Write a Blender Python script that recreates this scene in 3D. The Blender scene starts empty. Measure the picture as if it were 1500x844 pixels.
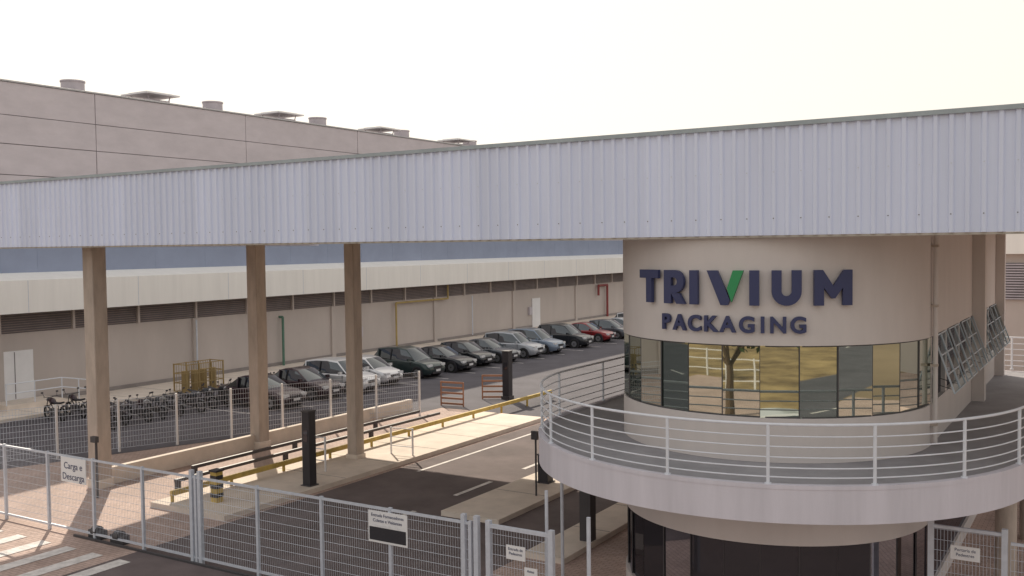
import bpy, bmesh, math, random
from mathutils import Vector, Matrix
random.seed(7)
R=math.radians
scene=bpy.context.scene

# ------------------------------------------------------------------ materials
MATS={}
def mat(name,col,rough=0.7,metal=0.0,var=0.12,scale=1.5,bump=0.0,bscale=30,stretch=(1,1,1),spec=0.4,coat=0.0,col2=None,detail=6):
    if name in MATS: return MATS[name]
    m=bpy.data.materials.new(name); m.use_nodes=True
    nt=m.node_tree; b=nt.nodes['Principled BSDF']
    b.inputs['Roughness'].default_value=rough
    b.inputs['Metallic'].default_value=metal
    b.inputs['Specular IOR Level'].default_value=spec
    b.inputs['Coat Weight'].default_value=coat
    tc=nt.nodes.new('ShaderNodeTexCoord')
    mp=nt.nodes.new('ShaderNodeMapping'); mp.inputs['Scale'].default_value=stretch
    nt.links.new(tc.outputs['Object'],mp.inputs['Vector'])
    if var>0:
        n=nt.nodes.new('ShaderNodeTexNoise'); n.inputs['Scale'].default_value=scale; n.inputs['Detail'].default_value=detail
        n.inputs['Roughness'].default_value=0.65
        nt.links.new(mp.outputs[0],n.inputs['Vector'])
        r=nt.nodes.new('ShaderNodeValToRGB')
        r.color_ramp.elements[0].position=0.3; r.color_ramp.elements[1].position=0.7
        c2=col2 if col2 else tuple(min(1,c*(1+var)) for c in col)
        r.color_ramp.elements[0].color=(*[c*(1-var) for c in col],1)
        r.color_ramp.elements[1].color=(*c2,1)
        nt.links.new(n.outputs['Fac'],r.inputs['Fac'])
        nt.links.new(r.outputs['Color'],b.inputs['Base Color'])
    else:
        b.inputs['Base Color'].default_value=(*col,1)
    if bump>0:
        n2=nt.nodes.new('ShaderNodeTexNoise'); n2.inputs['Scale'].default_value=bscale; n2.inputs['Detail'].default_value=4
        nt.links.new(tc.outputs['Object'],n2.inputs['Vector'])
        bp=nt.nodes.new('ShaderNodeBump'); bp.inputs['Strength'].default_value=bump; bp.inputs['Distance'].default_value=0.02
        nt.links.new(n2.outputs['Fac'],bp.inputs['Height']); nt.links.new(bp.outputs[0],b.inputs['Normal'])
    MATS[name]=m
    return m

def sheet_mat(name,col,width,amount=0.06,rough=0.45):
    """metal sheeting whose tone changes slightly from sheet to sheet along X, plus vertical dirt streaks"""
    m=mat(name,col,rough,0.0,0.05,0.6,stretch=(3,3,0.25))
    nt=m.node_tree; b=nt.nodes['Principled BSDF']
    src=b.inputs['Base Color'].links[0].from_socket
    tc=nt.nodes.new('ShaderNodeTexCoord'); sp=nt.nodes.new('ShaderNodeSeparateXYZ')
    nt.links.new(tc.outputs['Object'],sp.inputs[0])
    d=nt.nodes.new('ShaderNodeMath'); d.operation='DIVIDE'; d.inputs[1].default_value=width
    nt.links.new(sp.outputs['X'],d.inputs[0])
    f=nt.nodes.new('ShaderNodeMath'); f.operation='FLOOR'; nt.links.new(d.outputs[0],f.inputs[0])
    w=nt.nodes.new('ShaderNodeTexWhiteNoise'); w.noise_dimensions='1D'; nt.links.new(f.outputs[0],w.inputs['W'])
    mr=nt.nodes.new('ShaderNodeMapRange'); mr.inputs['To Min'].default_value=1-amount; mr.inputs['To Max'].default_value=1+amount*0.5
    nt.links.new(w.outputs['Value'],mr.inputs['Value'])
    mx=nt.nodes.new('ShaderNodeMix'); mx.data_type='RGBA'; mx.blend_type='MULTIPLY'; mx.inputs['Factor'].default_value=1
    nt.links.new(src,mx.inputs['A']); nt.links.new(mr.outputs[0],mx.inputs['B'])
    nt.links.new(mx.outputs['Result'],b.inputs['Base Color'])
    return m

def paver_mat(name,c1,c2,cm,sx=0.22,sy=0.11):
    m=bpy.data.materials.new(name); m.use_nodes=True; nt=m.node_tree; b=nt.nodes['Principled BSDF']
    b.inputs['Roughness'].default_value=0.85
    tc=nt.nodes.new('ShaderNodeTexCoord')
    br=nt.nodes.new('ShaderNodeTexBrick'); br.inputs['Scale'].default_value=1.0
    br.inputs['Brick Width'].default_value=sx; br.inputs['Row Height'].default_value=sy; br.inputs['Mortar Size'].default_value=0.006
    br.inputs['Color1'].default_value=(*c1,1); br.inputs['Color2'].default_value=(*c2,1); br.inputs['Mortar'].default_value=(*cm,1)
    nt.links.new(tc.outputs['Object'],br.inputs['Vector'])
    n=nt.nodes.new('ShaderNodeTexNoise'); n.inputs['Scale'].default_value=0.35; n.inputs['Detail'].default_value=8; n.inputs['Roughness'].default_value=0.7
    nt.links.new(tc.outputs['Object'],n.inputs['Vector'])
    r=nt.nodes.new('ShaderNodeMapRange'); r.inputs['From Min'].default_value=0.3; r.inputs['From Max'].default_value=0.7
    r.inputs['To Min'].default_value=0.7; r.inputs['To Max'].default_value=1.2
    nt.links.new(n.outputs['Fac'],r.inputs['Value'])
    mx=nt.nodes.new('ShaderNodeMix'); mx.data_type='RGBA'; mx.blend_type='MULTIPLY'; mx.inputs['Factor'].default_value=1
    nt.links.new(br.outputs['Color'],mx.inputs['A']); nt.links.new(r.outputs[0],mx.inputs['B'])
    nt.links.new(mx.outputs['Result'],b.inputs['Base Color'])
    return m

def glass_mat(name,tint,dark,fac,rough=0.03,wavy=0.0):
    m=bpy.data.materials.new(name); m.use_nodes=True; nt=m.node_tree
    nt.nodes.remove(nt.nodes['Principled BSDF']); out=nt.nodes['Material Output']
    g=nt.nodes.new('ShaderNodeBsdfGlossy'); g.inputs['Color'].default_value=(*tint,1); g.inputs['Roughness'].default_value=rough
    d=nt.nodes.new('ShaderNodeBsdfDiffuse'); d.inputs['Color'].default_value=(*dark,1)
    mx=nt.nodes.new('ShaderNodeMixShader'); 
    lw=nt.nodes.new('ShaderNodeFresnel'); lw.inputs['IOR'].default_value=1.5
    mr=nt.nodes.new('ShaderNodeMapRange'); mr.inputs['From Min'].default_value=0.04; mr.inputs['From Max'].default_value=1.0
    mr.inputs['To Min'].default_value=fac; mr.inputs['To Max'].default_value=1.0
    nt.links.new(lw.outputs[0],mr.inputs['Value']); nt.links.new(mr.outputs[0],mx.inputs['Fac'])
    nt.links.new(d.outputs[0],mx.inputs[1]); nt.links.new(g.outputs[0],mx.inputs[2]); nt.links.new(mx.outputs[0],out.inputs['Surface'])
    if wavy:
        tc=nt.nodes.new('ShaderNodeTexCoord'); n=nt.nodes.new('ShaderNodeTexNoise'); n.inputs['Scale'].default_value=1.3; n.inputs['Detail'].default_value=1
        bp=nt.nodes.new('ShaderNodeBump'); bp.inputs['Strength'].default_value=wavy; bp.inputs['Distance'].default_value=0.05
        nt.links.new(tc.outputs['Object'],n.inputs['Vector']); nt.links.new(n.outputs['Fac'],bp.inputs['Height']); nt.links.new(bp.outputs[0],g.inputs['Normal'])
    return m
def clear_glass(name,tint,tfac):
    m=bpy.data.materials.new(name); m.use_nodes=True; nt=m.node_tree
    nt.nodes.remove(nt.nodes['Principled BSDF']); out=nt.nodes['Material Output']
    g=nt.nodes.new('ShaderNodeBsdfGlossy'); g.inputs['Roughness'].default_value=0.03
    t=nt.nodes.new('ShaderNodeBsdfTransparent'); t.inputs['Color'].default_value=(*tint,1)
    mx=nt.nodes.new('ShaderNodeMixShader'); mx.inputs['Fac'].default_value=tfac
    nt.links.new(t.outputs[0],mx.inputs[1]); nt.links.new(g.outputs[0],mx.inputs[2]); nt.links.new(mx.outputs[0],out.inputs['Surface'])
    return m

M_fascia=sheet_mat('white_metal_sheet',(0.71,0.76,0.93),1.0,0.06)
M_trim=mat('sheet_trim',(0.36,0.41,0.44),0.5)
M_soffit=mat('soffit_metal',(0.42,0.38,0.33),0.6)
M_conc=mat('concrete_column',(0.46,0.39,0.34),0.85,var=0.15,scale=2,bump=0.3,stretch=(2,2,0.5))
M_panel=mat('precast_panel',(0.62,0.57,0.60),0.9,var=0.08,scale=0.6,bump=0.2,stretch=(1.5,1.0,2.5))
M_joint=mat('joint_dark',(0.2,0.18,0.19),0.9)
M_beige=mat('beige_render',(0.62,0.57,0.555),0.85,var=0.05,scale=1.2,bump=0.15,bscale=60,stretch=(1,1,0.25))
M_fbeige=mat('factory_beige',(0.52,0.46,0.43),0.85,var=0.08,scale=0.35,stretch=(1,1,0.4))
M_white=mat('white_paint',(0.78,0.77,0.78),0.5,var=0.05,scale=1)
M_band=sheet_mat('white_awning_sheet',(0.89,0.86,0.82),1.1,0.03)
M_rail=mat('rail_paint',(0.72,0.74,0.80),0.4,var=0.05,scale=5)
M_galv=mat('galvanised_steel',(0.60,0.63,0.70),0.45,0.2,var=0.08,scale=8)
M_blue=mat('blue_cladding',(0.28,0.32,0.43),0.7,var=0.08,scale=0.4,spec=0.2)
M_slab=mat('slab_render',(0.64,0.61,0.67),0.8,var=0.10,scale=1.2,bump=0.1,stretch=(1.5,1.5,0.15))
M_deck=mat('balcony_tile',(0.32,0.31,0.33),0.7,var=0.15,scale=1.2)
M_navy=mat('navy_letter',(0.04,0.048,0.125),0.4,var=0)
M_green=mat('green_letter',(0.03,0.27,0.10),0.4,var=0)
M_black=mat('black_paint',(0.035,0.033,0.04),0.5,var=0.1)
M_dark=mat('dark_metal',(0.07,0.065,0.07),0.5,var=0.1)
M_yellow=mat('yellow_paint',(0.52,0.37,0.10),0.6,var=0.25,scale=3)
M_ypipe=mat('yellow_pipe',(0.42,0.31,0.12),0.6)
M_cage=mat('cage_paint',(0.38,0.27,0.12),0.7,var=0.2)
M_red=mat('red_pipe',(0.25,0.05,0.05),0.5)
M_gpipe=mat('green_pipe',(0.10,0.20,0.15),0.5)
M_rust=mat('red_brown_rail',(0.42,0.20,0.12),0.6)
M_kerb=mat('kerb_concrete',(0.72,0.63,0.55),0.85,var=0.12,scale=1.2,bump=0.2)
M_asph=mat('asphalt',(0.10,0.093,0.108),0.9,var=0.25,scale=0.5,bump=0.3,bscale=80,detail=10)
M_lane=mat('lane_asphalt_and_shade',(0.145,0.115,0.115),0.9,var=0.3,scale=0.5,bump=0.3,bscale=70,detail=10)  # lane asphalt, with some of the canopy shade put into its dark colour
M_mark=mat('road_paint',(0.66,0.62,0.60),0.7,var=0.25,scale=4)
M_paver=paver_mat('interlocking_paver',(0.54,0.40,0.35),(0.47,0.34,0.29),(0.22,0.17,0.15))
M_tyre=mat('tyre',(0.02,0.02,0.02),0.8,var=0)
M_alloy=mat('alloy',(0.4,0.4,0.42),0.35,0.8,var=0)
M_glass=glass_mat('tinted_window',(0.70,0.74,0.66),(0.02,0.045,0.045),0.60,rough=0.015,wavy=0.015)
M_dglass=glass_mat('dark_glass',(0.5,0.5,0.55),(0.03,0.028,0.034),0.12)
M_cglass=glass_mat('car_glass',(0.8,0.85,0.9),(0.015,0.018,0.02),0.15)
M_sash=clear_glass('sash_glass',(0.72,0.82,0.84),0.22)
M_bglass=mat('sash_frame',(0.50,0.57,0.64),0.35,var=0.05)
M_dry=mat('dry_grass',(0.26,0.16,0.075),0.95,var=0.6,scale=0.35,bump=0.6,bscale=10,detail=12,col2=(0.50,0.36,0.17))
M_leaf=mat('leaf',(0.06,0.09,0.035),0.8,var=0.4,scale=2)
M_bark=mat('bark',(0.12,0.08,0.05),0.9)
M_lamp=mat('headlamp',(0.7,0.7,0.72),0.15,var=0)
M_tail=mat('tail_lamp',(0.3,0.01,0.01),0.3,var=0)

# ------------------------------------------------------------------ mesh builder
class MB:
    def __init__(s): s.v=[];s.f=[];s.mi=[];s.m=[]
    def idx(s,m):
        if m not in s.m: s.m.append(m)
        return s.m.index(m)
    def add(s,vs,fs,m,M=None):
        o=len(s.v); i=s.idx(m)
        for p in vs:
            p=Vector(p); s.v.append((M@p) if M else p)
        for f in fs: s.f.append([a+o for a in f]); s.mi.append(i)
    def box(s,c,d,m,rz=0,M=None):
        x,y,z=[k/2 for k in d]
        vs=[(-x,-y,-z),(x,-y,-z),(x,y,-z),(-x,y,-z),(-x,-y,z),(x,-y,z),(x,y,z),(-x,y,z)]
        T=Matrix.Translation(c)@Matrix.Rotation(rz,4,'Z')
        if M: T=M@T
        s.add(vs,[(3,2,1,0),(4,5,6,7),(0,1,5,4),(1,2,6,5),(2,3,7,6),(3,0,4,7)],m,T)
    def bb(s,a,b,m):
        s.box([(p+q)/2 for p,q in zip(a,b)],[abs(q-p) for p,q in zip(a,b)],m)
    def beam(s,p1,p2,w,h,m,M=None):
        p1=Vector(p1);p2=Vector(p2);d=p2-p1;L=d.length
        up=Vector((0,0,1)) if abs(d.normalized().z)<0.99 else Vector((0,1,0))
        x=d.normalized(); y=up.cross(x).normalized(); z=x.cross(y)
        T=Matrix(((x.x,y.x,z.x,(p1.x+p2.x)/2),(x.y,y.y,z.y,(p1.y+p2.y)/2),(x.z,y.z,z.z,(p1.z+p2.z)/2),(0,0,0,1)))
        if M: T=M@T
        s.box((0,0,0),(L,w,h),m,0,T)
    def cyl(s,p1,p2,r,m,n=12,r2=None,M=None,caps=True):
        p1=Vector(p1);p2=Vector(p2);d=(p2-p1).normalized(); r2=r if r2 is None else r2
        up=Vector((0,0,1)) if abs(d.z)<0.9 else Vector((1,0,0))
        a=up.cross(d).normalized(); b=d.cross(a)
        vs=[]
        for P,rr in((p1,r),(p2,r2)):
            for i in range(n):
                t=2*math.pi*i/n; vs.append(P+a*rr*math.cos(t)+b*rr*math.sin(t))
        fs=[(i,(i+1)%n,n+(i+1)%n,n+i) for i in range(n)]
        if caps: fs+= [tuple(range(n))[::-1],tuple(range(n,2*n))]
        s.add(vs,fs,m,M)
    def tube(s,path,r,m,n=6,closed=False):
        for i in range(len(path)-(0 if closed else 1)):
            s.cyl(path[i],path[(i+1)%len(path)],r,m,n)
    def loft(s,secs,m,caps=True,mfun=None,M=None,closed=True):
        n=len(secs[0]); o=len(s.v)
        for sc in secs:
            for p in sc:
                p=Vector(p); s.v.append(M@p if M else p)
        for i in range(len(secs)-1):
            for j in range(n if closed else n-1):
                k=(j+1)%n
                s.f.append([o+i*n+j,o+i*n+k,o+(i+1)*n+k,o+(i+1)*n+j]); s.mi.append(s.idx(mfun(i,j) if mfun else m))
        if caps:
            s.f.append([o+j for j in range(n)][::-1]); s.mi.append(s.idx(m))
            s.f.append([o+(len(secs)-1)*n+j for j in range(n)]); s.mi.append(s.idx(m))
    def ribbon(s,po,pi,z0,z1,m,closed=False):
        secs=[[(a[0],a[1],z0),(a[0],a[1],z1),(b[0],b[1],z1),(b[0],b[1],z0)] for a,b in zip(po,pi)]
        s.loft(secs,m)
    def poly(s,pts,t,m,M):
        n=len(pts)
        vs=[(x,0,z) for x,z in pts]+[(x,-t,z) for x,z in pts]
        fs=[tuple(range(n)),tuple(range(n,2*n))[::-1]]+[(i,(i+1)%n,n+(i+1)%n,n+i) for i in range(n)]
        s.add(vs,fs,m,M)
    def text(s,txt,size,m,M,ext=0.01,off=0.0,align='CENTER',space=1.0):
        cu=bpy.data.curves.new('t','FONT'); cu.body=txt; cu.size=size; cu.extrude=ext; cu.offset=off
        cu.align_x=align; cu.align_y='CENTER'; cu.space_character=space
        ob=bpy.data.objects.new('t',cu); scene.collection.objects.link(ob)
        bpy.context.view_layer.update()
        me=bpy.data.meshes.new_from_object(ob.evaluated_get(bpy.context.evaluated_depsgraph_get()))
        T=M@Matrix.Rotation(R(90),4,'X')
        s.add([v.co for v in me.vertices],[tuple(p.vertices) for p in me.polygons],m,T)
        bpy.data.objects.remove(ob); bpy.data.meshes.remove(me)
    def mesh(s,name,smooth=True,bevel=0):
        me=bpy.data.meshes.new(name); me.from_pydata([tuple(v) for v in s.v],[],s.f)
        for m in s.m: me.materials.append(m)
        for p,i in zip(me.polygons,s.mi): p.material_index=i
        bm=bmesh.new(); bm.from_mesh(me); bmesh.ops.recalc_face_normals(bm,faces=bm.faces); bm.to_mesh(me); bm.free()
        if smooth:
            me.shade_smooth(); me.set_sharp_from_angle(angle=R(35))
        return me
    def build(s,name,parent=None,smooth=True,bevel=0,loc=None):
        me=s.mesh(name,smooth); ob=bpy.data.objects.new(name,me); scene.collection.objects.link(ob)
        if parent: ob.parent=parent
        if loc: ob.location=loc
        if bevel:
            b=ob.modifiers.new('bevel','BEVEL'); b.width=bevel; b.segments=2; b.limit_method='ANGLE'; b.angle_limit=R(50)
        return ob
def empty(name,loc=(0,0,0)):
    e=bpy.data.objects.new(name,None); e.location=loc; scene.collection.objects.link(e); return e
def inst(name,me,loc,rz=0,sc=1,parent=None):
    o=bpy.data.objects.new(name,me); o.location=loc; o.rotation_euler=(0,0,rz); o.scale=(sc,sc,sc); scene.collection.objects.link(o)
    if parent:o.parent=parent
    return o
def sheet(name,pts,z,m):
    b=MB(); b.add([(x,y,z) for x,y in pts],[tuple(range(len(pts)))],m); return b.build(name,smooth=False)
def rect(x0,y0,x1,y1): return [(x0,y0),(x1,y0),(x1,y1),(x0,y1)]

# ------------------------------------------------------------------ ground
sheet('ground',rect(-700,-600,700,900),0,mat('earth',(0.26,0.19,0.12),0.95,var=0.3,scale=0.05))
sheet('driveway_pavement',rect(-46,10.5,25,60),0.004,M_paver)
sheet('parking_lot',[(-45,18),(-33.2,18),(-26.8,35.0),(-26.8,37),(-11.9,37),(-11.9,130),(-45,130)],0.010,M_asph)
sheet('gate_lane_and_shade',rect(-20.7,10.6,-12.2,36.9),0.009,M_lane)  # asphalt lane, extended as a dark sheet to deepen the canopy shade
sheet('street_road',rect(-300,-3,300,10.4),0.008,M_asph)
sheet('grass_verge',rect(-300,-120,300,-3.2),0.012,M_dry)  # unseen dry field, put in for its tan tone in the window reflections
b=MB()
for i in range(10):
    x=-30+i*1.05; b.bb((x,12.6,0.012),(x+0.42,15.0,0.016),M_mark)
b.build('crosswalk_marking',smooth=False)
b=MB()
for y in range(20,36,4): b.bb((-17.0,y,0.012),(-16.85,y+2,0.016),M_mark)
b.bb((-19.9,26.0,0.012),(-19.78,36.5,0.016),M_mark)
for i in range(24):
    y=31.5+i*2.75; b.bb((-37.6,y,0.012),(-32.3,y+0.1,0.016),M_mark)
for i in range(30): b.bb((-60+i*4,3.6,0.010),(-58+i*4,3.75,0.014),M_mark)
b.build('lane_marking',smooth=False)

def island(name,x0,y0,x1,y1,h=0.15):
    b=MB(); b.bb((x0,y0,0),(x1,y1,h),M_kerb)
    n=int((y1-y0)/2.5)
    for i in range(1,n):
        y=y0+i*(y1-y0)/n; b.bb((x0+0.03,y-0.008,h+0.001),(x1-0.03,y+0.008,h+0.005),M_joint)
    return b.build(name,bevel=0.0)
island('traffic_island',-24.0,18.6,-20.9,36.3)
island('traffic_island',-16.0,22.0,-14.1,36.0)
island('sidewalk',-12.1,20.0,-11.0,40.0,0.14)
island('sidewalk',-45.0,24.0,-41.5,125,0.15)

# ------------------------------------------------------------------ factory
F=empty('factory_building',(0,0,0))
Y0,Y1=8.0,128.0; XW=-45.0
b=MB(); b.bb((-60,Y0,0),(XW,Y1,7.9),M_fbeige); b.build('lower_wall',F,smooth=False)
b=MB()
y=15.0
while y<Y1:
    b.bb((XW+0.003,y-0.18,0),(XW+0.13,y+0.18,3.6),M_fbeige); y+=11.6
b.bb((XW+0.002,Y0,0),(XW+0.05,Y1,0.35),mat('plinth_grey',(0.28,0.25,0.24),0.9))
b.build('pilasters',F,smooth=False)
b=MB(); b.bb((XW+0.002,Y0,3.6),(XW+0.03,Y1,4.7),M_joint)
for k in range(8):
    z=3.68+k*0.115; b.beam((XW+0.09,Y0,z),(XW+0.09,Y1,z),0.10,0.02,mat('louver_slat',(0.36,0.29,0.26),0.6))
y=15
while y<Y1: b.bb((XW+0.03,y-0.06,3.6),(XW+0.2,y+0.06,4.6),M_fbeige); y+=3.87
b.build('louver_band',F,smooth=False)
b=MB()
b.loft([[(XW+0.01,yy,4.75),(XW+1.35,yy,4.62),(XW+1.42,yy,4.62),(XW+1.42,yy,6.16),(XW+1.3,yy,6.2),(XW+0.01,yy,6.5)] for yy in (Y0,Y1)],M_band)
y=Y0+1
while y<Y1: b.bb((XW+1.421,y,4.64),(XW+1.426,y+0.03,6.15),M_vent if 'M_vent' in globals() else M_galv); y+=6.1
b.build('awning_band',F,smooth=False)
b=MB(); b.bb((XW+0.004,Y0,6.2),(XW+0.06,Y1,7.95),M_blue)
y=Y0
while y<Y1: b.bb((XW+0.06,y,6.2),(XW+0.068,y+0.03,7.9),M_blue); y+=3.45
b.build('blue_cladding_band',F,smooth=False)
XU=-46.0
b=MB(); b.bb((-110,Y0,7.9),(XU-0.12,Y1,15.6),M_joint); b.build('upper_core',F,smooth=False)
b=MB(); zs=[7.95,9.75,11.25,12.75,14.15,15.75]
ys=[Y0]; y=11.9
while y<Y1: ys.append(y); y+=10.5
ys.append(Y1)
for i in range(len(ys)-1):
    for j in range(len(zs)-1):
        o=random.uniform(-0.012,0.012)
        b.bb((XU-0.15,ys[i]+0.02,zs[j]+0.015),(XU+o,ys[i+1]-0.02,zs[j+1]-0.015),M_panel)
b.bb((XU-0.3,Y0,15.76),(XU+0.06,Y1,15.84),mat('coping',(0.5,0.5,0.51),0.6))
b.build('concrete_panels',F,smooth=False,bevel=0.012)
M_vent=mat('vent_grey',(0.50,0.46,0.50),0.5,0.1)
b=MB()
for y in (33,42.6,52,61.5,71,80.5,90):
    b.cyl((-48,y,15.5),(-48,y,16.55),0.6,M_vent,24); b.cyl((-48,y,16.55),(-48,y,16.63),0.64,M_vent,24)
b.build('round_roof_vents',F)
b=MB()
for y in (38,48.3,58.8,69,79,89):
    b.box((-48,y,15.9),(1.5,1.5,0.5),M_vent)
    for sx in(-.7,.7):
        for sy in (-.7,.7): b.beam((-48+sx,y+sy,16.1),(-48+sx*1.1,y+sy*1.1,16.45),0.06,0.06,M_vent)
    b.beam((-48,y-1.15,16.45),(-48,y+1.15,16.45),2.3,0.08,M_white)
    b.beam((-48,y-0.9,16.54),(-48,y+0.9,16.54),1.6,0.07,M_white)
b.build('flat_roof_ventilators',F,smooth=False)
b=MB()
b.bb((XW+0.01,26.4,0.4),(XW+0.08,28.3,2.75),M_white); b.bb((XW+0.08,27.33,0.45),(XW+0.09,27.37,2.7),M_joint)
b.bb((XW+0.01,76.2,0.15),(XW+0.08,77.6,2.75),M_white)
b.build('doors',F,smooth=False)
b=MB()
b.bb((XW+0.1,26.0,0.15),(XW+1.6,28.8,0.42),M_kerb)
for i in range(3): b.bb((XW+0.1,28.8+i*0.4,0.15),(XW+1.6,29.2+i*0.4,0.40-0.09*(i+1)),M_kerb)
for z in (0.55,1.0): b.cyl((XW+1.55,26.0,0.4+z),(XW+1.55,28.8,0.4+z),0.03,M_rail,6); b.cyl((XW+1.55,28.8,0.4+z),(XW+1.55,30.6,z+0.05),0.03,M_rail,6)
for y in (26,27.4,28.8): b.cyl((XW+1.55,y,0.4),(XW+1.55,y,1.4),0.03,M_rail,6)
for y in(29.7,30.6): b.cyl((XW+1.55,y,0.1),(XW+1.55,y,1.05+(30.6-y)*.2),0.03,M_rail,6)
b.build('entrance_stair',F,smooth=False)
b=MB()
def pipe(path,r,m): b.tube([Vector(p) for p in path],r,m,8)
px=XW+0.3
pipe([(px,43.4,0.15),(px,43.4,3.3),(XW,43.4,3.3)],0.09,M_red)
pipe([(px,44.9,0.15),(px,44.9,3.2),(XW,44.9,3.2)],0.08,M_gpipe)
pipe([(px,56.3,0.15),(px,56.3,3.45),(px,62.8,3.45),(px,62.8,4.5)],0.07,M_ypipe)
pipe([(px,91,0.15),(px,91,3.4),(px,89,3.4),(px,89,2.4)],0.12,M_red)
pipe([(px,38.1,0.3),(px,38.1,3.5)],0.05,M_galv)
pipe([(px,66.2,0.3),(px,66.2,3.5)],0.05,M_galv)
for y in (52.2,75.5): b.bb((XW+0.01,y,1.3),(XW+0.2,y+0.5,2.0),M_vent)
b.build('wall_pipes_and_boxes',F)

b=MB(); cx,cy=-41.2,35.2
for x in (-0.5,0.5):
    for y in (-1.2,-0.4,0.4,1.2): b.beam((cx+x,cy+y,0),(cx+x,cy+y,1.6),0.06,0.06,M_cage)
for z in (0.15,0.6,1.1,1.57):
    for x in (-0.5,0.5): b.beam((cx+x,cy-1.2,z),(cx+x,cy+1.2,z),0.04,0.04,M_cage)
    for y in (-1.2,1.2): b.beam((cx-0.5,cy+y,z),(cx+0.5,cy+y,z),0.04,0.04,M_cage)
for i in range(15):
    for x in (-0.5,0.5): b.cyl((cx+x,cy-1.2+i*0.16,0.1),(cx+x,cy-1.2+i*0.16,1.55),0.012,M_cage,5)
for i in range(4): b.cyl((cx,cy-0.9+i*0.6,0.02),(cx,cy-0.9+i*0.6,1.2),0.18,M_cage,12)
b.build('gas_cylinder_cage',smooth=False)

# ------------------------------------------------------------------ canopy
K=empty('entrance_canopy')
XL,XR,YF,YB=-31.1,5.0,17.96,33.6
b=MB(); prof=[]; x=XL; p=0.25
while x<XR:
    prof+= [(x,0),(x+0.14,0),(x+0.165,-0.045),(x+0.225,-0.045)]; x+=p
secs=[[(a,YF+o,7.64),(a,YF+o,9.64)] for a,o in prof]
b.loft(secs,M_fascia,caps=False,closed=False)
b.bb((XL,YF+0.02,7.66),(x,YF+0.04,9.62),M_fascia)
ob=b.build('corrugated_fascia',K,smooth=False)
b=MB(); b.bb((XL-0.02,YF-0.075,9.62),(x,YF+0.2,9.70),M_trim)
b.bb((XL-0.02,YF-0.005,7.60),(x,YF+0.05,7.635),M_soffit)
b.bb((XL-0.05,YF-0.07,7.62),(XL-0.005,YB,9.66),M_fascia)
b.build('fascia_trim',K,smooth=False)
b=MB(); i=0; x=XL+0.195
while x<XR:
    for z in (7.95,8.8):
        if i%2==0: b.cyl((x,YF-0.043,z),(x,YF-0.056,z),0.010,M_galv if z>8 else M_dark,6)
    x+=p;i+=1
b.build('sheet_screws',K,smooth=False)
b=MB(); b.bb((XL,YF+0.1,8.16),(XR,YB,8.24),M_soffit)
b.bb((XL,YB,7.9),(XR,YB+0.05,8.4),M_fascia)
y=YF+0.6
while y<YB-0.2: b.bb((XL+0.1,y-0.04,7.98),(XR,y+0.04,8.158),M_soffit); y+=1.3
for x in (-30.8,-27.4,-22.7,-17.5,-12.5): b.bb((x-0.1,YF+0.15,7.70),(x+0.1,YB-0.1,7.978),M_soffit)
b.build('roof_deck_and_beams',K,smooth=False)
b=MB()
for x,y,w in ((-27.4,19.4,0.5),(-27.4,26.2,0.5),(-22.7,26.2,0.42)):
    b.bb((x-w/2,y-w/2,0),(x+w/2,y+w/2,7.70),M_conc)
    b.bb((x-w/2-0.04,y-w/2-0.04,0),(x+w/2+0.04,y+w/2+0.04,0.3),M_kerb)
b.build('concrete_columns',K,bevel=0.03)

# ------------------------------------------------------------------ gatehouse
G=empty('gatehouse_building')
CX,CY,RR,YE=-6.45,21.3,3.25,33.6
def stad(r,ye,n=48,left=None,right=None):
    pts=[(CX-r,ye),(CX-r,CY)]
    for i in range(1,n): 
        a=math.pi+math.pi*i/n; pts.append((CX+r*math.cos(a),CY+r*math.sin(a)))
    return pts+[(CX+r,CY),(CX+r,ye)]
def wallring(z0,z1,r,m,name,t=0.2,ye=YE):
    b=MB(); b.ribbon(stad(r,ye),stad(r-t,ye),z0,z1,m); return b.build(name,G)
wallring(5.57,8.15,RR,M_beige,'upper_wall')
wallring(3.36,4.20,RR,M_beige,'parapet_wall')
wallring(1.78,2.74,RR-0.02,M_beige,'ground_floor_lintel')
wallring(0.0,0.35,RR-0.02,M_beige,'ground_floor_plinth')
b=MB(); b.bb((CX-RR,YE-0.2,0),(CX+RR,YE-0.002,8.1),M_beige); b.build('rear_wall',G,smooth=False)
NP=14
b=MB(); bm_=MB()
for (z0,z1,r,m) in ((4.20,5.57,RR-0.04,M_glass),(0.35,1.78,RR-0.08,M_dglass)):
    for i in range(NP):
        a0=math.pi+math.pi*i/NP; a1=math.pi+math.pi*(i+1)/NP
        tw=random.uniform(-0.025,0.025)
        p0=(CX+(r+tw)*math.cos(a0),CY+(r+tw)*math.sin(a0)); p1=(CX+(r-tw)*math.cos(a1),CY+(r-tw)*math.sin(a1))
        b.add([(*p0,z0),(*p1,z0),(*p1,z1),(*p0,z1)],[(0,1,2,3)],m)
        bm_.beam((CX+r*math.cos(a0),CY+r*math.sin(a0),z0),(CX+r*math.cos(a0),CY+r*math.sin(a0),z1),0.022,0.022,M_dark)
b.build('curved_glazing',G,smooth=False)
for z0,z1 in((4.20,4.225),(5.545,5.57)):
    c1=[(CX+(RR-0.03)*math.cos(math.pi+math.pi*i/48),CY+(RR-0.03)*math.sin(math.pi+math.pi*i/48)) for i in range(49)]
    c2=[(CX+(RR-0.1)*math.cos(math.pi+math.pi*i/48),CY+(RR-0.1)*math.sin(math.pi+math.pi*i/48)) for i in range(49)]
    bm_.ribbon(c1,c2,z0,z1,M_dark)
bm_.build('window_mullions',G,smooth=False)
b=MB()
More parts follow.
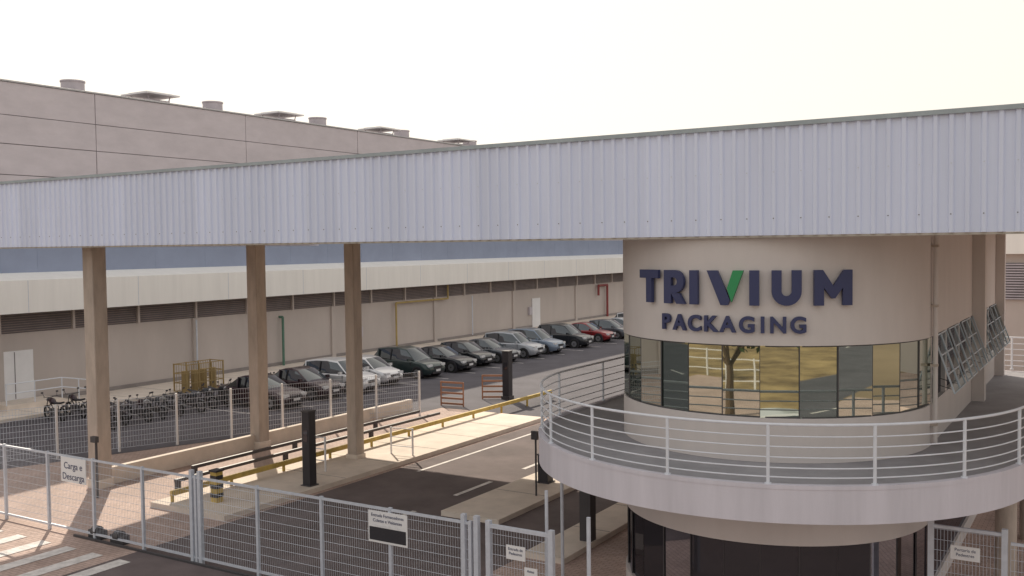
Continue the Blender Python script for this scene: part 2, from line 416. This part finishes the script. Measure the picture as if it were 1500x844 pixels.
for s in (-1,1):
    xw=CX+s*RR
    b.bb((xw-s*0.08,CY,0.0),(xw-s*0.14,YE,1.8),M_dglass)
    b.bb((xw-s*0.10,CY+0.1,4.2),(xw-s*0.14,YE,5.64),M_dglass)
    y=CY
    while y<YE: b.bb((xw-s*0.01,y-0.12 if y>CY else y,4.20),(xw-s*0.19,y+0.12,5.57),M_beige); y+=2.05
b.build('side_windows',G,smooth=False)
b=MB()
xw=CX+RR
for i in range(6):
    y0=CY+0.2+i*2.05; 
    for h in (0,1):
        ya=y0+h*0.86; yb=ya+0.78
        T=Matrix.Translation((xw+0.02,0,5.55))@Matrix.Rotation(R(-19),4,'Y')
        for yy in (ya,yb): b.beam((0,yy,0),(0,yy,-1.2),0.03,0.025,M_bglass,T)
        for zz in (0,-0.4,-0.8,-1.2): b.beam((0,ya,zz),(0,yb,zz),0.025,0.025,M_bglass,T)
        b.add([(0.0,ya,0),(0.0,yb,0),(0.0,yb,-1.2),(0.0,ya,-1.2)],[(0,1,2,3)],M_sash,T)
        b.beam((xw,ya,4.6),(xw+0.35,ya,4.5),0.015,0.015,M_dark)
b.build('open_awning_sashes',G,smooth=False)
b=MB(); b.bb((xw+0.003,27.7,3.36),(xw+0.3,28.1,8.1),M_beige); b.bb((xw+0.003,YE-0.3,3.36),(xw+0.25,YE,8.1),M_beige)
b.cyl((xw+0.08,21.25,3.4),(xw+0.08,21.25,8.1),0.05,M_beige,10)
for z in (3.8,5.0,6.2,7.4): b.box((xw+0.06,21.25,z),(0.14,0.14,0.05),M_conc)
b.build('pilasters_and_downpipe',G)
RB=5.15; YBK=34.8
b=MB()
o=stad(RB,YBK,64); 
n=len(o)
b.add([(x,y,3.35) for x,y in o]+[(x,y,2.74) for x,y in o],[tuple(range(n)),tuple(range(n,2*n))[::-1]]+[(i,(i+1)%n,n+(i+1)%n,n+i) for i in range(n)],M_slab)
b.build('balcony_slab',G)
b=MB(); o2=stad(RB-0.14,YBK-0.1,64)
b.add([(x,y,3.356) for x,y in o2],[tuple(range(len(o2)))],M_deck); b.build('balcony_floor',G,smooth=False)
b=MB(); b.ribbon(stad(RB+0.01,YBK,64),stad(RB-0.12,YBK,64),3.33,3.40,M_slab); b.build('balcony_kerb',G)
b=MB()
rp=[(x,y) for x,y in stad(RB-0.06,YBK-0.06,64)]
for k,z in enumerate((4.42,4.22,4.04,3.86,3.68,3.52)):
    b.tube([(x,y,z) for x,y in rp],0.026 if k==0 else 0.013,M_rail,8,closed=False)
    b.cyl((rp[0][0],rp[0][1],z),(rp[-1][0],rp[-1][1],z),0.026 if k==0 else 0.013,M_rail,8)
def post(x,y): b.cyl((x,y,3.4),(x,y,4.41),0.03,M_rail,8); b.cyl((x,y,3.4),(x,y,3.42),0.06,M_rail,10)
for i in range(9):
    a=math.pi+math.pi*i/9+R(6); post(CX+(RB-0.06)*math.cos(a),CY+(RB-0.06)*math.sin(a))
for i in range(1,8):
    for s in(-1,1): post(CX+s*(RB-0.06),CY+i*1.9)
for i in range(1,6): post(CX-RB+i*1.75,YBK-0.06)
b.build('balcony_railing',G)
b=MB()
for y in (21.6,27.5,33.5):
    b.bb((-11.35,y-0.15,0),(-11.05,y+0.15,2.74),M_dark)
    b.cyl((-1.85,y,0),(-1.85,y,2.74),0.2,M_conc,16)
b.build('balcony_columns',G)
b=MB(); b.cyl((-10.6,19.2,0),(-10.6,19.2,2.6),0.04,M_galv,8); b.build('steel_post')

S=empty('company_sign')
def frame(azdeg,z,r=RR+0.05):
    a=R(azdeg); n=Vector((math.cos(a),math.sin(a),0)); 
    x=Vector((-n.y,n.x,0)); pos=Vector((CX,CY,z))+n*r
    return Matrix(((x.x,-n.x,0,pos.x),(x.y,-n.y,0,pos.y),(0,0,1,pos.z),(0,0,0,1)))
H=0.66; zb=6.33; st=0.18; base=-73.5
def L(a): return frame(base+a,zb)
t=0.07
b=MB()
w=.60; b.poly([(-w/2,H),(-w/2,H-.17),(-st/2,H-.17),(-st/2,0),(st/2,0),(st/2,H-.17),(w/2,H-.17),(w/2,H)],t,M_navy,L(-45.6))
T=L(-33.5); x0=-.25
b.poly([(x0,0),(x0+st,0),(x0+st,H),(x0,H)],t,M_navy,T)
def arc(cx,cz,r1,a0,a1,n): return [(cx+r1*math.cos(R(a0+(a1-a0)*i/n)),cz+r1*math.sin(R(a0+(a1-a0)*i/n))) for i in range(n+1)]
zc=H-.225
outer=[(x0+st,H)]+arc(x0+st+.09,zc,.225,90,-90,12)+[(x0+st,zc-.225)]
inner=[(x0+st,H-.145)]+arc(x0+st+.07,zc,.08,90,-90,12)+[(x0+st,zc-.08)]
for i in range(len(outer)-1): b.poly([outer[i],outer[i+1],inner[i+1],inner[i]],t,M_navy,T)
b.poly([(x0+st+.0,zc-.227),(x0+st+.20,zc-.227),(x0+.52,0),(x0+.31,0)],t,M_navy,T)
for a in(-25.7,-5.3): b.poly([(-st/2,0),(st/2,0),(st/2,H),(-st/2,H)],t,M_navy,L(a))
T=L(-14.6)
b.poly([(-.36,H),(-.15,H),(.09,.10),(.05,0),(-.09,0)],t,M_navy,T)
b.poly([(.35,H),(.15,H),(.035,.32),(.098,.13),(.12,.06)],t,M_green,T)
T=L(4.7); u=.27
b.poly([(-u,H),(-u+st,H),(-u+st,u),(-u,u)],t,M_navy,T); b.poly([(u-st,H),(u,H),(u,u),(u-st,u)],t,M_navy,T)
outer=arc(0,u,u,180,360,16); inner=arc(0,u,u-st,180,360,16)
for i in range(16): b.poly([outer[i],outer[i+1],inner[i+1],inner[i]],t,M_navy,T)
T=L(19.3); q=.36
b.poly([(-q,0),(-q,H),(-q+.16,H),(0,H-.30),(q-.16,H),(q,H),(q,0),(q-st,0),(q-st,H-.33),(0.03,.13),(-0.03,.13),(-q+st,H-.33),(-q+st,0)],t,M_navy,T)
b.build('trivium_letters',S,smooth=False)
b=MB(); word='PACKAGING'; wd=[1,1.08,1,1,1.08,1.12,.6,1.1,1.1]; tot=sum(wd); a=-40.8; span=52.5
for ch,ww in zip(word,wd):
    aa=a+span*ww/tot/2; a+=span*ww/tot
    b.text(ch,0.42,M_navy,frame(base+aa,5.95,RR+0.05),ext=0.03,off=0.013)
b.build('packaging_letters',S,smooth=False)

# ------------------------------------------------------------------ fences
def meshpanel(b,p1,p2,z0,z1,m,vs=0.06,hs=0.2,wr=0.0035,frame=0.0):
    p1=Vector((*p1,0));p2=Vector((*p2,0)); d=p2-p1; Ln=d.length; n=int(Ln/vs)
    for i in range(n+1):
        q=p1+d*(i/n); b.cyl((q.x,q.y,z0),(q.x,q.y,z1),wr,m,4,caps=False)
    z=z0
    while z<=z1+1e-3:
        b.cyl((p1.x,p1.y,z),(p2.x,p2.y,z),wr*1.3,m,4,caps=False); z+=hs
    if frame:
        for z in(z0,z1): b.beam((p1.x,p1.y,z),(p2.x,p2.y,z),frame,frame,m)
GF=empty('mesh_gate_fence')
YG=15.75
xs=[-34.3,-32.3,-30.4,-28.5,-26.5,-24.5,-22.55,-20.6,-18.65,-16.6,-14.65,-12.75,-10.75]
b=MB(); pm=MB()
for i in range(len(xs)-1):
    meshpanel(b,(xs[i],YG),(xs[i+1],YG),0.15,2.08,M_galv,frame=0.05)
b.build('wire_panels',GF,smooth=False)
for x in xs: pm.bb((x-0.035,YG-0.035,0.0),(x+0.035,YG+0.035,2.13),M_galv)
for x in (-18.65,-10.75): pm.bb((x+0.10,YG-0.05,0),(x+0.20,YG+0.05,2.25),M_galv); 
for x in (-18.78,-10.9): pm.bb((x-0.05,YG-0.05,0),(x+0.04,YG+0.05,2.25),M_galv)
pm.build('fence_posts',GF,smooth=False)
pm=MB(); pm.bb((-23.3,YG-0.12,0.01),(-10.9,YG-0.06,0.06),M_dark)
for x in(-22.6,-21.7): pm.box((x,YG+0.12,0.12),(0.5,0.22,0.22),M_dark); pm.cyl((x-0.1,YG+0.1,0.2),(x+0.1,YG+0.1,0.2),0.14,M_dark,12)
pm.build('gate_roller_track',GF)
b=MB(); meshpanel(b,(-10.3,YG),(-8.95,YG),0.15,2.1,M_galv,frame=0.07)
for x in(-10.32,-8.93): b.bb((x-0.05,YG-0.05,0),(x+0.05,YG+0.05,2.2),M_galv)
b.bb((-9.05,YG-0.12,1.0),(-8.98,YG-0.04,1.2),M_dark)
b.build('pedestrian_gate',smooth=False)
b=MB(); b.cyl((-8.15,YG,0),(-8.15,YG,2.55),0.04,M_galv,8); b.cyl((-9.4,16.4,0),(-9.4,16.4,2.75),0.035,M_galv,8); b.build('fence_post')
b=MB(); meshpanel(b,(-2.9,19.7),(-1.75,19.7),0.1,2.15,M_galv,frame=0.06); meshpanel(b,(-1.6,19.7),(2.5,19.7),0.1,2.0,M_galv,frame=0.05)
for x in(-2.95,-1.7,0.5,2.5): b.bb((x-0.05,19.65,0),(x+0.05,19.75,2.25),M_galv)
b.build('side_gate',smooth=False)
RFp1,RFp2=Vector((-26.4,34.8)),Vector((-38.5,7.7))
b=MB(); d=RFp2-RFp1; Ln=d.length; n=14
for i in range(n):
    a=RFp1+d*i/n; c=RFp1+d*(i+1)/n
    meshpanel(b,a,c,0.15,1.95,M_galv,vs=0.10,hs=0.2,wr=0.006)
for i in range(n+1):
    a=RFp1+d*i/n; b.bb((a.x-0.035,a.y-0.035,0),(a.x+0.035,a.y+0.035,2.0),M_white)
b.build('wire_mesh_fence',smooth=False)
b=MB(); b.bb((-27.65,19.7,0),(-27.4,35.6,0.55),M_kerb); b.build('low_wall',bevel=0.02)

def signboard(name,x,zc,w,h,lines,dark=False,y=YG-0.05,size=0.12):
    b=MB(); b.box((x,y,zc),(w,0.02,h),M_white)
    if dark: b.box((x,y-0.012,zc-h*0.22),(w*0.94,0.004,h*0.42),M_black)
    for i,l in enumerate(lines):
        b.text(l,size,M_navy if not(dark and i>1) else M_white,Matrix.Translation((x,y-0.016,zc+h*0.5-size*0.9-i*size*1.15)),ext=0.001)
    return b.build(name,smooth=False)
signboard('gate_sign',-23.3,1.74,1.05,0.66,['Carga e','Descarga'],size=0.25)
signboard('gate_sign',-12.78,1.70,1.02,0.66,['Entrada Fornecedores','Coletas e Visitantes','Horario 8h - 17h'],True,size=0.095)
signboard('gate_sign',-9.68,1.67,0.42,0.27,['Entrada de','Pedestres'],size=0.075)
signboard('gate_sign',-9.35,1.33,0.28,0.2,['Aviso'],size=0.07)
signboard('gate_sign',-2.35,1.72,0.5,0.26,['Portaria de','Pedestres'],y=19.64,size=0.08)

# ------------------------------------------------------------------ street furniture
b=MB(); X=-23.45
b.beam((X,18.9,0.40),(X,41.5,0.40),0.10,0.15,M_yellow)
y=18.95
while y<41.6: b.cyl((X,y,0.1 if y<36 else 0),(X,y,0.33),0.05,M_yellow,8); y+=2.25
b.build('yellow_guard_rail')
for X,ya in ((-25.1,20.4),(-26.2,22.0)):  # two low dark beams on block feet
    b=MB(); b.beam((X,ya,0.26),(X,34.5,0.26),0.10,0.10,M_dark)
    y=ya+0.1
    while y<34.6: b.bb((X-0.06,y-0.08,0),(X+0.06,y+0.08,0.21),M_dark); y+=4.7
    b.build('dark_low_beam')
def totem(x,y,h,w):
    b=MB(); b.bb((x-w/2,y-w/2,0.0),(x+w/2,y+w/2,h),M_black); b.bb((x-w/2-0.05,y-w/2-0.05,0),(x+w/2+0.05,y+w/2+0.05,0.18),M_dark)
    b.bb((x-w*0.3,y-w/2-0.012,h*0.62),(x+w*0.3,y-w/2-0.002,h*0.78),M_dglass); b.bb((x-w/2-0.02,y-w/2-0.02,h),(x+w/2+0.02,y+w/2+0.02,h+0.04),M_dark)
    return b.build('access_totem',bevel=0.015)
totem(-21.3,22.4,2.45,0.30); totem(-25.4,40.6,2.35,0.36); totem(-15.1,26.3,1.0,0.35)
def hoop(x,y,w,h,m,n,rz):
    b=MB(); T=Matrix.Translation((x,y,0))@Matrix.Rotation(rz,4,'Z')
    for s in(-1,1): b.cyl((s*w/2,0,0),(s*w/2,0,h),0.035,m,8,M=T)
    for i in range(n): 
        z=h-0.03-i*(h-0.15)/(n-1); b.beam((-w/2,0,z),(w/2,0,z),0.03,0.09 if n>4 else .03,m,T)
    return b
hoop(-26.6,37.6,1.2,1.15,M_rust,5,0.1).build('slatted_barrier')
hoop(-25.9,40.3,1.3,1.2,M_rust,5,0.5).build('slatted_barrier')
hoop(-21.6,27.4,0.9,1.1,M_white,4,0.1).build('bike_hoop')
hoop(-22.6,24.0,0.9,1.3,M_white,4,0.1).build('bike_hoop')
b=MB(); b.bb((-22.4,19.45,0.15),(-22.15,19.7,1.05),M_yellow); b.bb((-22.43,19.42,1.05),(-22.12,19.73,1.1),M_black)
for k in range(3): b.bb((-22.405,19.445,0.3+k*0.26),(-22.145,19.705,0.42+k*0.26),M_black)
b.build('striped_bollard',smooth=False)
b=MB(); b.cyl((-14.5,24.7,0.1),(-14.5,24.7,2.0),0.03,M_dark,8); b.box((-14.5,24.65,1.95),(0.2,0.1,0.25),M_dark); b.build('card_reader_post')
b=MB(); b.cyl((-26.3,18.5,0),(-26.3,18.5,1.75),0.04,M_dark,8); b.box((-26.3,18.45,1.8),(0.25,0.12,0.18),M_dark); b.build('card_reader_post')

# ------------------------------------------------------------------ cars
def paint(name,c): return mat('car_paint_'+name,c,0.28,0.25,var=0,coat=0.6)
P={'white':paint('white',(0.72,0.72,0.74)),'black':paint('black',(0.02,0.022,0.028)),'grey':paint('grey',(0.09,0.10,0.12)),
   'silver':paint('silver',(0.42,0.44,0.48)),'red':paint('red',(0.24,0.015,0.02)),'wine':paint('wine',(0.03,0.010,0.018)),'green':paint('dark_green',(0.03,0.05,0.05)),'blue':paint('blue',(0.20,0.25,0.33))}
def car_mesh(kind,pm):
    b=MB()
    if kind=='suv': Ln,W,Hh,belt,gl=4.45,1.84,1.68,1.02,[1.15,0.45,-1.65,-2.05]; hood=1.0
    elif kind=='sedan': Ln,W,Hh,belt,gl=4.5,1.78,1.47,0.93,[1.05,0.25,-0.95,-1.65]; hood=0.9
    else: Ln,W,Hh,belt,gl=3.95,1.74,1.50,0.95,[1.05,0.35,-1.35,-1.80]; hood=0.92
    f=Ln/2; w=W/2
    rear=belt+0.02 if kind=='sedan' else belt
    st_=[(-f,0.86,0.42,rear-0.22),(-f+0.08,0.93,0.30,rear-0.05),(-f+0.45,0.99,0.22,rear),(-f+1.0,1.0,0.2,belt),(0,1.0,0.2,belt),(gl[0]-0.1,1.0,0.2,belt-0.01),
         (f-0.75,0.98,0.2,hood-0.05),(f-0.3,0.93,0.22,hood-0.14),(f-0.08,0.84,0.28,hood-0.26),(f,0.74,0.38,hood-0.36)]
    secs=[]
    for x,k,zl,zt in st_:
        ww=w*k
        h=[(x,ww*0.88,zl),(x,ww*0.98,zl+0.1),(x,ww,zl+(zt-zl)*0.5),(x,ww*0.97,zt-0.1),(x,ww*0.88,zt-0.02),(x,ww*0.45,zt+0.02)]
        secs.append(h+[(p[0],-p[1],p[2]) for p in h[::-1]])
    b.loft(secs,pm)
    gx=gl
    stn=[(gx[0],belt-0.04,belt-0.03,0.86),(gx[1],belt-0.04,Hh-0.07,0.72),((gx[1]*2+gx[2])/3,belt-0.04,Hh,0.72),((gx[1]+gx[2]*2)/3,belt-0.04,Hh-0.01,0.72),(gx[2],belt-0.04,Hh-0.1,0.70),(gx[3],belt-0.04,belt-0.02,0.82)]
    secs=[]
    for x,z0,z1,k in stn:
        zt=z1
        secs.append([(x,w*0.90,z0),(x,w*k+ (0.0),max(zt-0.07,z0+0.001)),(x,w*(k-0.07),zt),(x,-w*(k-0.07),zt),(x,-w*k,max(zt-0.07,z0+0.001)),(x,-w*0.90,z0)])
    def mf(i,j):
        if j in(0,4): return M_cglass
        if i in(0,4): return M_cglass if j==2 else pm
        return pm
    b.loft(secs,pm,mfun=mf)
    for s in(-1,1):
        for xb in ((gx[1]+gx[2])/2,):
            b.beam((xb,s*w*0.905,belt-0.03),(xb,s*(w*0.72+0.01),Hh-0.09),0.03,0.09,M_black)
        b.beam((gx[2]+0.12,s*w*0.90,belt-0.03),(gx[2]+0.05,s*(w*0.72),Hh-0.12),0.04,0.22,pm)
        b.box((gx[0]-0.25,s*(w+0.08),belt+0.04),(0.12,0.2,0.14),pm)
        b.box((f-0.16,s*w*0.62,hood-0.26),(0.22,0.36,0.13),M_lamp)
        b.box((-f+0.07,s*w*0.70,rear-0.20),(0.16,0.26,0.18),M_tail)
        for xx in (f-0.82,-f+0.78):
            b.cyl((xx,s*(w-0.22),0.33),(xx,s*(w+0.004),0.33),0.385,M_black,20)
            b.cyl((xx,s*(w-0.2),0.32),(xx,s*(w+0.015),0.32),0.32,M_tyre,20)
            b.cyl((xx,s*(w-0.1),0.32),(xx,s*(w+0.022),0.32),0.21,M_alloy,12)
            b.cyl((xx,s*(w-0.1),0.32),(xx,s*(w+0.028),0.32),0.06,M_dark,8)
        b.bb((gx[0]-0.2,s*(w+0.002),0.3),(gx[0]-0.185,s*(w-0.03),belt-0.1),M_black)
        b.bb((-0.2,s*(w+0.002),0.3),(-0.185,s*(w-0.03),belt-0.1),M_black)
        b.beam((-1.6,s*w*0.985,0.25),(1.2,s*w*0.985,0.25),0.05,0.1,M_black)
    b.box((f-0.02,0,0.62-0.06*(kind!='suv')),(0.08,w*0.8,0.14),M_black)
    b.box((f-0.01,0,0.34),(0.08,w*1.1,0.12),M_black); b.box((f+0.03,0,0.46),(0.02,0.4,0.12),M_lamp)
    b.box((-f-0.0,0,0.55),(0.03,0.4,0.13),M_lamp)
    return b.mesh('parked_car_mesh')
cars=[(33.6,'sedan','wine'),(36.6,'sedan','wine'),(39.0,'suv','white'),(41.9,'hatch','white'),(45.4,'suv','green'),(48.4,'sedan','black'),(51.2,'hatch','black'),(53.6,'sedan','grey'),
 (56.6,'suv','silver'),(59.4,'suv','blue'),(63.8,'suv','black'),(68.2,'sedan','red'),(71.2,'hatch','grey'),(73.9,'sedan','silver'),(77.5,'suv','white'),(81,'hatch','black')]
cache={}
for y,k,c in cars:
    if (k,c) not in cache: cache[(k,c)]=car_mesh(k,P[c])
    inst('parked_car',cache[(k,c)],(-35.1+random.uniform(-0.3,0.3),y,0.012),R(random.uniform(-3,3)))
for x,y,k,c,r in((-18,-8,'suv','white',80),(-14.5,-8.5,'hatch','red',95),(-4,-7,'sedan','silver',88),(3,4.5,'suv','white',4)):  # unseen cars behind the camera, added to fill the window reflections
    if (k,c) not in cache: cache[(k,c)]=car_mesh(k,P[c])
    inst('parked_car',cache[(k,c)],(x,y,0.022),R(r))

def moto(pm):
    b=MB()
    for x in(-0.65,0.65):
        for i in range(20):
            a=2*math.pi*i/20;c=2*math.pi*(i+1)/20
            b.cyl((x+.27*math.cos(a),0,.3+.27*math.sin(a)),(x+.27*math.cos(c),0,.3+.27*math.sin(c)),0.045,M_tyre,6)
        for i in range(5):
            a=2*math.pi*i/5; b.cyl((x,0,.3),(x+.25*math.cos(a),0,.3+.25*math.sin(a)),0.015,M_dark,5)
        b.cyl((x,-.07,.3),(x,.07,.3),0.06,M_dark,10)
    b.box((0.05,0,.38),(0.36,0.22,0.28),M_dark)
    secs=[]
    for x,wd,z,h in((-.02,.05,.78,.06),(.08,.12,.82,.13),(.25,.14,.84,.15),(.40,.08,.86,.1)):
        secs.append([(x,wd*math.cos(t*math.pi/4),z+h*math.sin(t*math.pi/4)) for t in range(8)])
    b.loft(secs,pm)
    secs=[]
    for x,wd,z,h in((-.78,.06,.86,.04),(-.5,.12,.8,.05),(-.2,.12,.77,.05),(0,.08,.79,.05)):
        secs.append([(x,wd*math.cos(t*math.pi/4),z+h*math.sin(t*math.pi/4)) for t in range(8)])
    b.loft(secs,M_black)
    for s in(-1,1):
        b.cyl((.65,s*.07,.3),(.43,s*.07,.95),0.022,M_dark,6)
        b.cyl((.42,0,.98),(.30,s*.33,1.04),0.016,M_dark,6)
        b.cyl((.33,s*.28,1.03),(.40,s*.33,1.2),0.01,M_dark,5); b.box((.41,s*.34,1.22),(.02,.1,.07),M_dark)
        b.cyl((-.65,s*.09,.3),(-.45,s*.09,.72),0.022,M_dark,6)
    b.cyl((.48,0,.88),(.58,0,.87),0.09,M_alloy,12,r2=.08)
    b.cyl((.2,-.13,.25),(-.75,-.15,.33),0.04,M_alloy,8)
    b.beam((-.62,0,.62),(-.9,0,.74),.16,.03,pm); b.beam((.55,0,.62),(.85,0,.56),.12,.02,pm)
    b.cyl((.42,0,.82),(.1,0,.45),.03,M_dark,6); b.cyl((.0,0,.75),(-.1,0,.35),.03,M_dark,6)
    b.cyl((-.1,.1,.28),(-.05,.28,.01),.015,M_dark,5)
    return b.mesh('motorcycle_mesh')
mm=[moto(P[c]) for c in('wine','black','grey','black')]
for i in range(12):
    inst('motorcycle',random.choice(mm),(-36.6+random.uniform(-.2,.2),26.0+i*0.92,0.012),R(random.uniform(-14,14)))
for i in range(3):
    inst('motorcycle',random.choice(mm),(-40.2+random.uniform(-.2,.2),26.2+i*1.05,0.012),R(180+random.uniform(-14,14)))

# ------------------------------------------------------------------ other buildings
B=empty('annex_building')
b=MB(); b.bb((-9,48,0),(40,75,9.2),M_fbeige); b.build('walls',B,smooth=False)
b=MB()
b.bb((-5,47.93,4.9),(20,47.99,6.5),M_joint)
for k in range(14): b.bb((-5,47.86,4.92+k*.115),(20,47.92,4.97+k*.115),M_vent)
b.bb((-9.1,47.6,6.9),(40.1,47.99,8.6),M_band); b.bb((-9.1,47.8,8.61),(40.1,48.2,9.3),M_blue)
b.build('louvers_and_band',B,smooth=False)
B2=empty('reflection_warehouse')  # invented building behind the camera, only mirrored in the gatehouse glass
b=MB(); b.bb((-60,-60,0),(-14,-40,7),M_beige); b.bb((-60,-40,5.6),(-14,-39.8,7.2),M_white); b.build('walls',B2,smooth=False)
b=MB()
for i in range(7): b.bb((-56+i*6.3,-39.98,0),(-52.2+i*6.3,-39.9,4.2),M_vent)
b.build('roller_doors',B2,smooth=False)
sheet('reflection_parking',rect(-26,-14,-5,-3.4),0.020,M_paver)  # unseen paved area, added as content for the glass reflections
sheet('reflection_path',[(-5,-3.4),(-1,-3.4),(7,-30),(1,-30)],0.018,mat('dirt',(0.42,0.27,0.15),0.95,var=0.25,scale=1))  # unseen strip of earth, added to break up the mirrored grass
b=MB()
for i in range(26): b.bb((-27+i*1.4,-14.3,0),(-26.92+i*1.4,-14.22,1.6),M_white)
for z in(.4,1.0,1.5): b.bb((-27,-14.28,z),(8,-14.24,z+.05),M_white)
b.build('reflection_post_fence',smooth=False)  # invented fence out of view, there for the panes to reflect
def tree_mesh(seed):
    rnd=random.Random(seed); b=MB()
    b.cyl((0,0,0),(0.1,0,2.4),0.2,M_bark,8,r2=0.13)
    cl=[]
    for i in range(7):
        a=i*0.9+rnd.random(); e=Vector((math.cos(a)*rnd.uniform(.9,1.9),math.sin(a)*rnd.uniform(.9,1.9),rnd.uniform(3.2,5.4)))
        b.cyl((0.1,0,2.2),e,0.08,M_bark,6,r2=0.03); cl.append(e)
    for c in cl:
        for k in range(130):
            d=Vector((rnd.gauss(0,1),rnd.gauss(0,1),rnd.gauss(0,.8)))*0.5
            p=c+d; u=Vector((rnd.gauss(0,1),rnd.gauss(0,1),rnd.gauss(0,1))).normalized()*0.17; v=u.orthogonal().normalized()*0.12
            b.add([p-u,p+v,p+u,p-v],[(0,1,2,3)],M_leaf)
    return b.mesh('tree_mesh',smooth=False)
tm=[tree_mesh(3),tree_mesh(9)]
for i,(x,y) in enumerate(((-30,-18),(-12,-16),(6,-16),(17,-18),(-45,-15),(30,-12),(-8,-6),(12,-6),(22,-5),(-22,-17))): inst('reflection_tree',tm[i%2],(x,y,0),i*1.3,1.0+0.1*(i%3))  # unseen trees, added so the gatehouse windows mirror them

# ------------------------------------------------------------------ light
el,ax=R(35),(-0.75,0.66)
ln=math.hypot(*ax); to=Vector((ax[0]/ln*math.cos(el),ax[1]/ln*math.cos(el),math.sin(el)))
sd=bpy.data.lights.new('sun','SUN'); sd.energy=5.0; sd.angle=R(0.5); sd.color=(1,0.89,0.73)
so=bpy.data.objects.new('sun',sd); so.rotation_euler=to.to_track_quat('Z','Y').to_euler(); so.location=(0,0,40); scene.collection.objects.link(so)
w=bpy.data.worlds.new('World'); scene.world=w; w.use_nodes=True; nt=w.node_tree
bg=nt.nodes['Background']; sk=nt.nodes.new('ShaderNodeTexSky'); sk.sky_type='NISHITA'; sk.sun_disc=False
sk.sun_elevation=el; sk.sun_rotation=math.atan2(to.x,to.y); sk.dust_density=4.0; sk.air_density=1.0; sk.ozone_density=1.0
hs=nt.nodes.new('ShaderNodeHueSaturation'); hs.inputs['Saturation'].default_value=0.6
nt.links.new(sk.outputs[0],hs.inputs['Color'])
# hazy sky: soft shoulder  c*A/(c+B)
ad=nt.nodes.new('ShaderNodeVectorMath'); ad.operation='ADD'; ad.inputs[1].default_value=(1.3,1.3,1.3)
mu=nt.nodes.new('ShaderNodeVectorMath'); mu.operation='MULTIPLY'; mu.inputs[1].default_value=(8.8,8.2,7.35)
dv=nt.nodes.new('ShaderNodeVectorMath'); dv.operation='DIVIDE'
nt.links.new(hs.outputs[0],ad.inputs[0]); nt.links.new(hs.outputs[0],mu.inputs[0])
nt.links.new(mu.outputs[0],dv.inputs[0]); nt.links.new(ad.outputs[0],dv.inputs[1])
nt.links.new(dv.outputs[0],bg.inputs['Color']); bg.inputs['Strength'].default_value=0.15
scene.view_settings.view_transform='Standard'; scene.view_settings.look='None'; scene.view_settings.exposure=0

# ------------------------------------------------------------------ camera
cd=bpy.data.cameras.new('camera'); cd.sensor_width=36; cd.lens=36*1440/1500; cd.clip_end=2000; cd.clip_start=0.1
co=bpy.data.objects.new('camera',cd); scene.collection.objects.link(co)
co.matrix_world=Matrix.Translation((0,0,7.5))@Matrix.Rotation(R(31.7),4,'Z')@Matrix.Rotation(R(90-2.45),4,'X')@Matrix.Rotation(R(-0.67),4,'Z')
scene.camera=co
